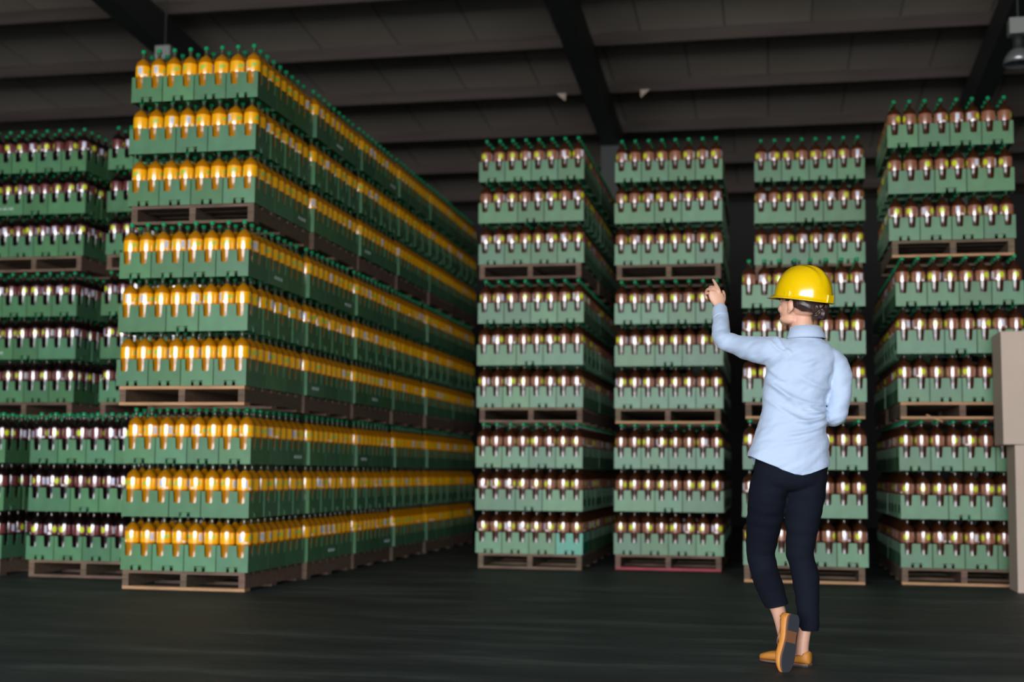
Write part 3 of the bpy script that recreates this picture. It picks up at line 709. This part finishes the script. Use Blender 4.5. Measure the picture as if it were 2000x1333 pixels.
# hair under the hat, gathered in a low bun
HI = HM.inverted()
def hair_cut(p):
    q = HI @ p
    return (q.z > 0.165) or (q.y > 0.048) or (q.y > 0.026 and q.z < 0.122) or (q.y > -0.006 and q.z < 0.108) or (q.z < 0.066+max(0, (q.y+0.06))*0.5)
hair = MB()
blob(hair, hp(0, -0.028, 0.120), (0.0795, 0.098, 0.096), 40, R=HR3)
blob(hair, hp(0, -0.075, 0.070), (0.046, 0.040, 0.045), 24, R=HR3)
hb = fuse(hair, 0.003, 'hair', smooth=2, m=M['hair'], cut=hair_cut, disp=lambda c, n: n*0.0022*math.sin(90*(c.z+0.6*c.x)+6*noise.noise(c*14)))
sol = hb.modifiers.new('t', 'SOLIDIFY'); sol.thickness = 0.008; sol.offset = -1
bun = MB()
B0 = Vector((0.0788, -0.012, 1.5489))
for (dx, dy, dz, r) in ((0, 0, 0, .030), (.016, -.006, .008, .022), (-.014, -.012, .006, .022), (.006, -.014, -.016, .021), (-.012, -.006, -.024, .018), (.016, .004, -.016, .020), (0, -.016, .014, .018)):
    blob(bun, B0+Vector((dx, dy, dz))*1.15, (r*1.12, r, r*1.15), 18)
def twist(c, n):
    d = c-B0; a = math.atan2(d.z, d.x); return n*0.0028*math.sin(4*a+260*d.length)
fuse(bun, 0.003, 'hair_bun', smooth=3, m=M['hair'], disp=twist)

# hard hat
hat = empty('hard_hat'); hat.parent = PERSON; hat.matrix_local = HM @ Matrix.Translation((0, -0.018, 0.128)) @ Matrix.Rotation(math.radians(3), 4, 'X')
hv = []; hf = []; SEG, NR = 64, 20
for i in range(NR+1):
    ph = (math.pi/2)*i/NR
    for k in range(SEG):
        t = 2*math.pi*k/SEG; cx, cy = math.cos(t), math.sin(t)
        rx, ry, rz = 0.113, 0.135, 0.142
        s = math.cos(ph)**0.80 if ph < math.pi/2 else 0; z = math.sin(ph)**0.95*rz
        x, y = rx*s*cx, ry*s*cy
        for rc, rw, rh in ((0, 0.016, 0.0055), (0.042, 0.009, 0.003), (-0.042, 0.009, 0.003)):
            if z > 0.03: z += rh*math.exp(-((x-rc)/rw)**4)*min(1, (z-0.03)/0.05)
        if y > 0.09 and z < 0.07: y += 0.004*math.exp(-(x/0.03)**4)
        hv.append((x, y, z))
for i in range(NR):
    for k in range(SEG): hf.append((i*SEG+k, i*SEG+(k+1) % SEG, (i+1)*SEG+(k+1) % SEG, (i+1)*SEG+k))
# rim and peak continue from the lowest ring
base = len(hv)
prev = 0
for j, (e, dz) in enumerate(((0.004, -0.006), (0.010, -0.010), (0.011, -0.013))):
    for k in range(SEG):
        t = 2*math.pi*k/SEG; cx, cy = math.cos(t), math.sin(t)
        pk = max(0, cy)**3; out = e+(0.040*pk)*(j/2 if j < 2 else 1.0)
        hv.append((cx*(0.113+e+0.004*pk), cy*(0.135+out), dz-0.006*pk*(j/2)-0.004*abs(cx)*0))
    for k in range(SEG):
        a, b = prev+k, prev+(k+1) % SEG; c, d = base+j*SEG+(k+1) % SEG, base+j*SEG+k
        hf.append((b, a, d, c))
    prev = base+j*SEG
hm_ = mesh_from('hat_shell', hv, hf, M['helmet'], smooth=True)
ho = new_obj('hat_shell', hm_, hat); so = ho.modifiers.new('s', 'SOLIDIFY'); so.thickness = 0.003; so.offset = -1
so = ho.modifiers.new('ss', 'SUBSURF'); so.levels = 1; so.render_levels = 1
for s in (-1, 1): MB().box(s*0.114-0.005, s*0.114+0.005, -0.014, 0.014, -0.004, 0.022).build('accessory_slot', M['helmet'], hat, bevel=0.002)
MB().box(-0.022, 0.022, -0.149, -0.137, -0.012, 0.024).build('rear_lug', M['helmet'], hat, bevel=0.003)
MB().lathe([(0.094, -0.014), (0.098, -0.012), (0.098, 0.012), (0.094, 0.012), (0.094, -0.014)], 32, cap=False).build('headband', M['strap'], hat, smooth=True).scale = (1, 1.16, 1)

# shirt: trunk and both sleeves in one continuous cloth
sh = MB()
limb(sh, [(-0.0387, 0.035, 0.8172, .150, .108), (-0.0428, 0.035, 0.8619, .1635, .118), (-0.0446, 0.035, 0.9224, .1660, .121), (-0.0396, 0.035, 0.9786, .1585, .117), (-0.0345, 0.035, 1.0461, .148, .108), (-0.0285, 0.04, 1.1027, .139, .100), (-0.0178, 0.045, 1.1708, .141, .102), (-0.0003, 0.05, 1.2392, .150, .112), (0.0115, 0.05, 1.3006, .155, .116), (0.0211, 0.05, 1.353, .148, .104), (0.026, 0.05, 1.394, .120, .082), (0.0312, 0.052, 1.4239, .078, .066), (0.0321, 0.055, 1.4448, .066, .062)], mode='flat', n=4, seg=40, power=2.25)
limb(sh, [(-0.0334, 0.05, 1.3412, .070, .070), (-0.0979, 0.055, 1.3684, .068, .072), (-0.1385, 0.08, 1.3749, .064, .064), (-0.2004, 0.14, 1.3914, .055, .055), (-0.2546, 0.2, 1.413, .047, .047), (-0.2992, 0.24, 1.4424, .044, .044), (-0.3052, 0.29, 1.4901, .043, .042), (-0.2958, 0.34, 1.5436, .036, .036), (-0.2913, 0.375, 1.5791, .032, .032), (-0.29, 0.39, 1.5955, .033, .033)], side=(0.3, 0, 1), n=5, seg=28)
limb(sh, [(0.0731, 0.05, 1.3421, .060, .060), (0.1318, 0.04, 1.3349, .060, .062), (0.164, 0.035, 1.2917, .058, .060), (0.1778, 0.03, 1.2236, .053, .056), (0.1678, 0.02, 1.1485, .046, .050), (0.1581, 0.02, 1.0921, .044, .044), (0.1495, 0.05, 1.0753, .042, .040), (0.142, 0.14, 1.1018, .038, .036), (0.1311, 0.21, 1.1281, .033, .031)], n=5, seg=28)
FOLDS = [(-0.1614, 1.2681, -0.0123, 1.1122, 0.005, 0.0155), (-0.1526, 1.2344, 0.0771, 1.0906, 0.005, 0.0155), (-0.1643, 1.1669, 0.0095, 1.0452, 0.004, 0.0155), (-0.1454, 1.302, -0.0786, 1.2351, 0.005, 0.0132), (0.1109, 1.1133, -0.0124, 1.101, 0.005, 0.0132), (0.1061, 1.0863, -0.0464, 1.0559, 0.006, 0.0132), (0.1103, 1.0573, -0.0804, 0.9997, 0.005, 0.0155), (0.0999, 1.1356, -0.0344, 1.1568, 0.004, 0.0132), (0.0763, 1.0122, -0.1478, 0.9589, 0.003, 0.0177), (-0.0112, 1.2469, 0.1342, 1.2032, 0.004, 0.0177), (-0.1334, 1.415, -0.0776, 1.359, 0.005, 0.011), (-0.0996, 1.4266, -0.0551, 1.3592, 0.005, 0.011), (0.0795, 1.3378, -0.0331, 1.303, 0.003, 0.0177), (0.1236, 1.2593, 0.1044, 1.1356, -0.004, 0.0132)]
def fold(c, n):
    d = 0.0
    for (x0, z0, x1, z1, amp, w) in FOLDS:
        ex, ez = x1-x0, z1-z0; L2 = ex*ex+ez*ez; t = ((c.x-x0)*ex+(c.z-z0)*ez)/L2
        tt = min(1, max(0, t)); bend = 0.012*math.sin(math.pi*tt)
        px, pz = x0+ex*tt, z0+ez*tt-bend; r2 = (c.x-px)**2+(c.z-pz)**2
        d += 3.0*amp*math.exp(-r2/(w*w*0.5))*(0.35+0.65*math.sin(math.pi*tt))
    d *= max(0.0, -n.y)**0.5 if n.y < 0 else 0
    q = Vector((c.x*9+c.z*4, c.y*9, c.z*20-c.x*8))
    d += 0.006*noise.noise(q)+0.0028*noise.noise(q*2.3)
    return n*d
HEM = [(-0.2923, 0.9299), (-0.2305, 0.9172), (-0.204, 0.9042), (-0.16, 0.8803), (-0.105, 0.8478), (-0.05, 0.8284), (-0.0169, 0.8243), (0.0163, 0.8312), (0.0606, 0.847), (0.1049, 0.8628), (0.1713, 0.8678)]
def shirt_cut(p):
    if p.y < 0.045 and p.z < 0.55+0.6 and p.z < np.interp(p.x, [h[0] for h in HEM], [h[1] for h in HEM]): return True
    if p.y >= 0.045 and p.z < np.interp(p.x, [h[0] for h in HEM], [h[1] for h in HEM])+0.0: return True
    return p.z > 1.4351-0.0 and (p.x-0.0309)**2 < 0.0095
SHIRT = fuse(sh, 0.004, 'shirt', smooth=9, m=M['shirt'], disp=fold, cut=shirt_cut, snap=lambda p: float(np.interp(p.x, [h[0] for h in HEM], [h[1] for h in HEM])) if p.z < 1.2 else p.z)
for v in SHIRT.data.vertices:      # the tail flares away from the hips on her left side
    w = max(0, min(1, (1.0923-v.co.z)/0.22)); 
    if v.co.x < -0.12: v.co.x -= 0.030*w*w*min(1, (-0.12-v.co.x)/0.06)
    if v.co.y < 0: v.co.y -= 0.012*w
so = SHIRT.modifiers.new('t', 'SOLIDIFY'); so.thickness = 0.0025; so.offset = -1
# collar: a folded band standing round the neck
def band(name, parent, rings_, m, seg=40, thick=0.003):
    v = []; f = []
    for (c, rx, ry, tilt) in rings_:
        for k in range(seg):
            t = 2*math.pi*k/seg; v.append((c[0]+rx*math.cos(t), c[1]+ry*math.sin(t), c[2]+tilt*math.sin(t)))
    n = len(rings_)
    f = [(i*seg+k, i*seg+(k+1) % seg, (i+1)*seg+(k+1) % seg, (i+1)*seg+k) for i in range(n-1) for k in range(seg)]
    o = new_obj(name, mesh_from(name, v, f, m, smooth=True), parent); s = o.modifiers.new('s', 'SOLIDIFY'); s.thickness = thick; s.offset = 0
    return o
c1, c2, c3 = (0.0358, 0.052, 1.4285), (0.0345, 0.055, 1.4608), (0.0329, 0.057, 1.4793)
band('collar', SHIRT, [((*c1,), .084, .078, 0.0), ((0.036, 0.052, 1.4468), .078, .073, 0.0), ((*c3,), .066, .063, -0.004), ((*c3,), .062, .059, -0.004), ((*c2,), .062, .058, 0), ((*c1,), .066, .060, 0)], M['shirt'])
# cuffs
cf = MB(); limb(cf, [(-0.2962, 0.345, 1.5466, .038, .037), (-0.2961, 0.375, 1.5791, .037, .036), (-0.2928, 0.395, 1.6009, .036, .034)], side=(0.3, 0, 1), seg=28, n=4)
cfm = fuse(cf, 0.003, 'cuff', smooth=1, m=M['shirt'], parent=SHIRT)

# trousers
tr = MB()
limb(tr, [(-0.0353, 0.035, 0.9606, .130, .095), (-0.0402, 0.035, 0.9, .152, .112), (-0.0452, 0.035, 0.844, .160, .120), (-0.0446, 0.04, 0.788, .150, .118), (-0.0427, 0.05, 0.7588, .110, .09)], mode='flat', n=4, seg=36)
limb(tr, [(-0.1116, 0.04, 0.8322, .088, .10), (-0.1356, 0.07, 0.7488, .083, .10), (-0.1359, 0.13, 0.6504, .078, .09), (-0.1369, 0.2, 0.5567, .071, .082), (-0.1391, 0.24, 0.463, .062, .072), (-0.1291, 0.21, 0.4033, .061, .068), (-0.1211, 0.17, 0.3543, .059, .064), (-0.1123, 0.09, 0.2985, .054, .058), (-0.1043, 0.02, 0.2457, .047, .050), (-0.1029, -0.005, 0.2264, .045, .048)], n=5, seg=28)
limb(tr, [(0.0322, 0.04, 0.8335, .088, .10), (0.0247, 0.05, 0.755, .084, .10), (0.0159, 0.055, 0.6586, .078, .09), (0.0095, 0.06, 0.569, .068, .080), (0.0009, 0.065, 0.4862, .057, .068), (0.0161, 0.065, 0.4307, .057, .066), (0.0278, 0.06, 0.3646, .057, .064), (0.0295, 0.05, 0.299, .053, .058), (0.0288, 0.04, 0.2272, .047, .051), (0.0291, 0.035, 0.1442, .0415, .046)], n=5, seg=28)
def tcreease(c, n):
    q = Vector((c.x*8, c.y*8, c.z*26)); return n*(0.005*noise.noise(q)+0.006*max(0, noise.noise(Vector((c.x*5+3, c.y*5, c.z*12)))))
TR = fuse(tr, 0.005, 'trousers', smooth=14, m=M['trouser'], disp=tcreease,
          cut=lambda p: (p.x > -0.0532 and p.z < 0.1536) or (p.x <= -0.0532 and p.z < 0.2587 + (p.x--0.1083)*0.25),
          snap=lambda p: 0.1536 if p.x > -0.0532 else 0.2587 + (p.x--0.1083)*0.25)
so = TR.modifiers.new('t', 'SOLIDIFY'); so.thickness = 0.0025; so.offset = -1

# shoes: suede flats with dark soles, built heel (0) to toe (1) in their own frame
def shoe(Mx, name='shoe'):
    root = empty(name); root.parent = PERSON; root.matrix_local = Mx
    Ls = 0.248
    prof = [(0.0, .020, .030, .052), (0.02, .0335, .028, .058), (0.06, .0345, .024, .052), (0.10, .0315, .021, .042), (0.14, .037, .020, .044), (0.18, .042, .018, .042), (0.215, .036, .015, .033), (0.24, .020, .011, .024), (0.248, .006, .008, .016)]
    P = catmull([(a, b, c, d) for a, b, c, d in prof], 4); v = []; seg = 24
    for a, w, h, top in P:
        for k in range(seg):
            t = 2*math.pi*k/seg; x = w*math.copysign(abs(math.cos(t))**0.8, math.cos(t)); z = (top/2+0.008)+(top/2)*math.copysign(abs(math.sin(t))**0.8, math.sin(t))
            v.append((x+0.006*math.sin(a*12), a, max(0.008, z)))
    n = len(P); f = [(i*seg+k, (i+1)*seg+k, (i+1)*seg+(k+1) % seg, i*seg+(k+1) % seg) for i in range(n-1) for k in range(seg)]
    f += [tuple(range(seg)), tuple((n-1)*seg+k for k in range(seg))[::-1]]
    # open the top between heel and vamp
    vv = np.array(v); keep = []
    for q in f:
        c = vv[list(q)].mean(0)
        if len(q) == 4 and 0.018 < c[1] < 0.135 and c[2] > 0.040+0.012*abs(c[1]-0.07)/0.07: continue
        keep.append(q)
    up = new_obj('upper', mesh_from('upper', v, keep, M['shoe'], smooth=True), root); s = up.modifiers.new('s', 'SOLIDIFY'); s.thickness = 0.003; s.offset = -1
    outline = []
    for a, w, h, top in P: outline.append((w*0.97+0.006*math.sin(a*12), a))
    for a, w, h, top in P[::-1]: outline.append((-w*0.97+0.006*math.sin(a*12), a))
    MB().prism(outline, (0, 0, 0.004), (1, 0, 0), (0, 1, 0), (0, 0, 1), 0.007).build('welt', M['instep'], root)
    fore = [p for p in outline if p[1] > 0.115]; hl = [p for p in outline if p[1] < 0.072]
    MB().prism([(x*0.96, y) for x, y in fore], (0, 0, 0.0), (1, 0, 0), (0, 1, 0), (0, 0, 1), 0.004).build('forefoot_sole', M['sole'], root)
    MB().prism([(x*0.96, y) for x, y in hl], (0, 0, -0.003), (1, 0, 0), (0, 1, 0), (0, 0, 1), 0.007).build('heel_pad', M['sole'], root)
    # lace band round the collar
    lb = MB(); limb(lb, [(-0.031, 0.03, 0.046, .002, .002), (-0.031, 0.07, 0.040, .002, .002), (-0.030, 0.12, 0.046, .002, .002), (0.0, 0.145, 0.054, .002, .002), (0.034, 0.12, 0.046, .002, .002), (0.033, 0.07, 0.040, .002, .002), (0.031, 0.03, 0.046, .002, .002)], side=(0, 0, 1), seg=8)
    lb.build('lace', M['instep'], root, smooth=True)
    return root
d = Vector((-0.74, 0.67, 0)).normalized()
shoe(Matrix(((d.y, d.x, 0, 0.030), (-d.x, d.y, 0, 0.012), (0, 0, 1, 0.003), (0, 0, 0, 1))))
# the lifted shoe stands on its toe, its sole turned to the camera
heel, toe = Vector((-0.0645, -0.125, 0.2374)), Vector((-0.1094, -0.155, 0.007))
yv = (toe-heel).normalized(); sole_n = Vector((0.6, -0.8, 0.0)); zv = -(sole_n-yv*sole_n.dot(yv)).normalized(); xv = yv.cross(zv)
shoe(Matrix(((xv.x, yv.x, zv.x, heel.x), (xv.y, yv.y, zv.y, heel.y), (xv.z, yv.z, zv.z, heel.z), (0, 0, 0, 1))))
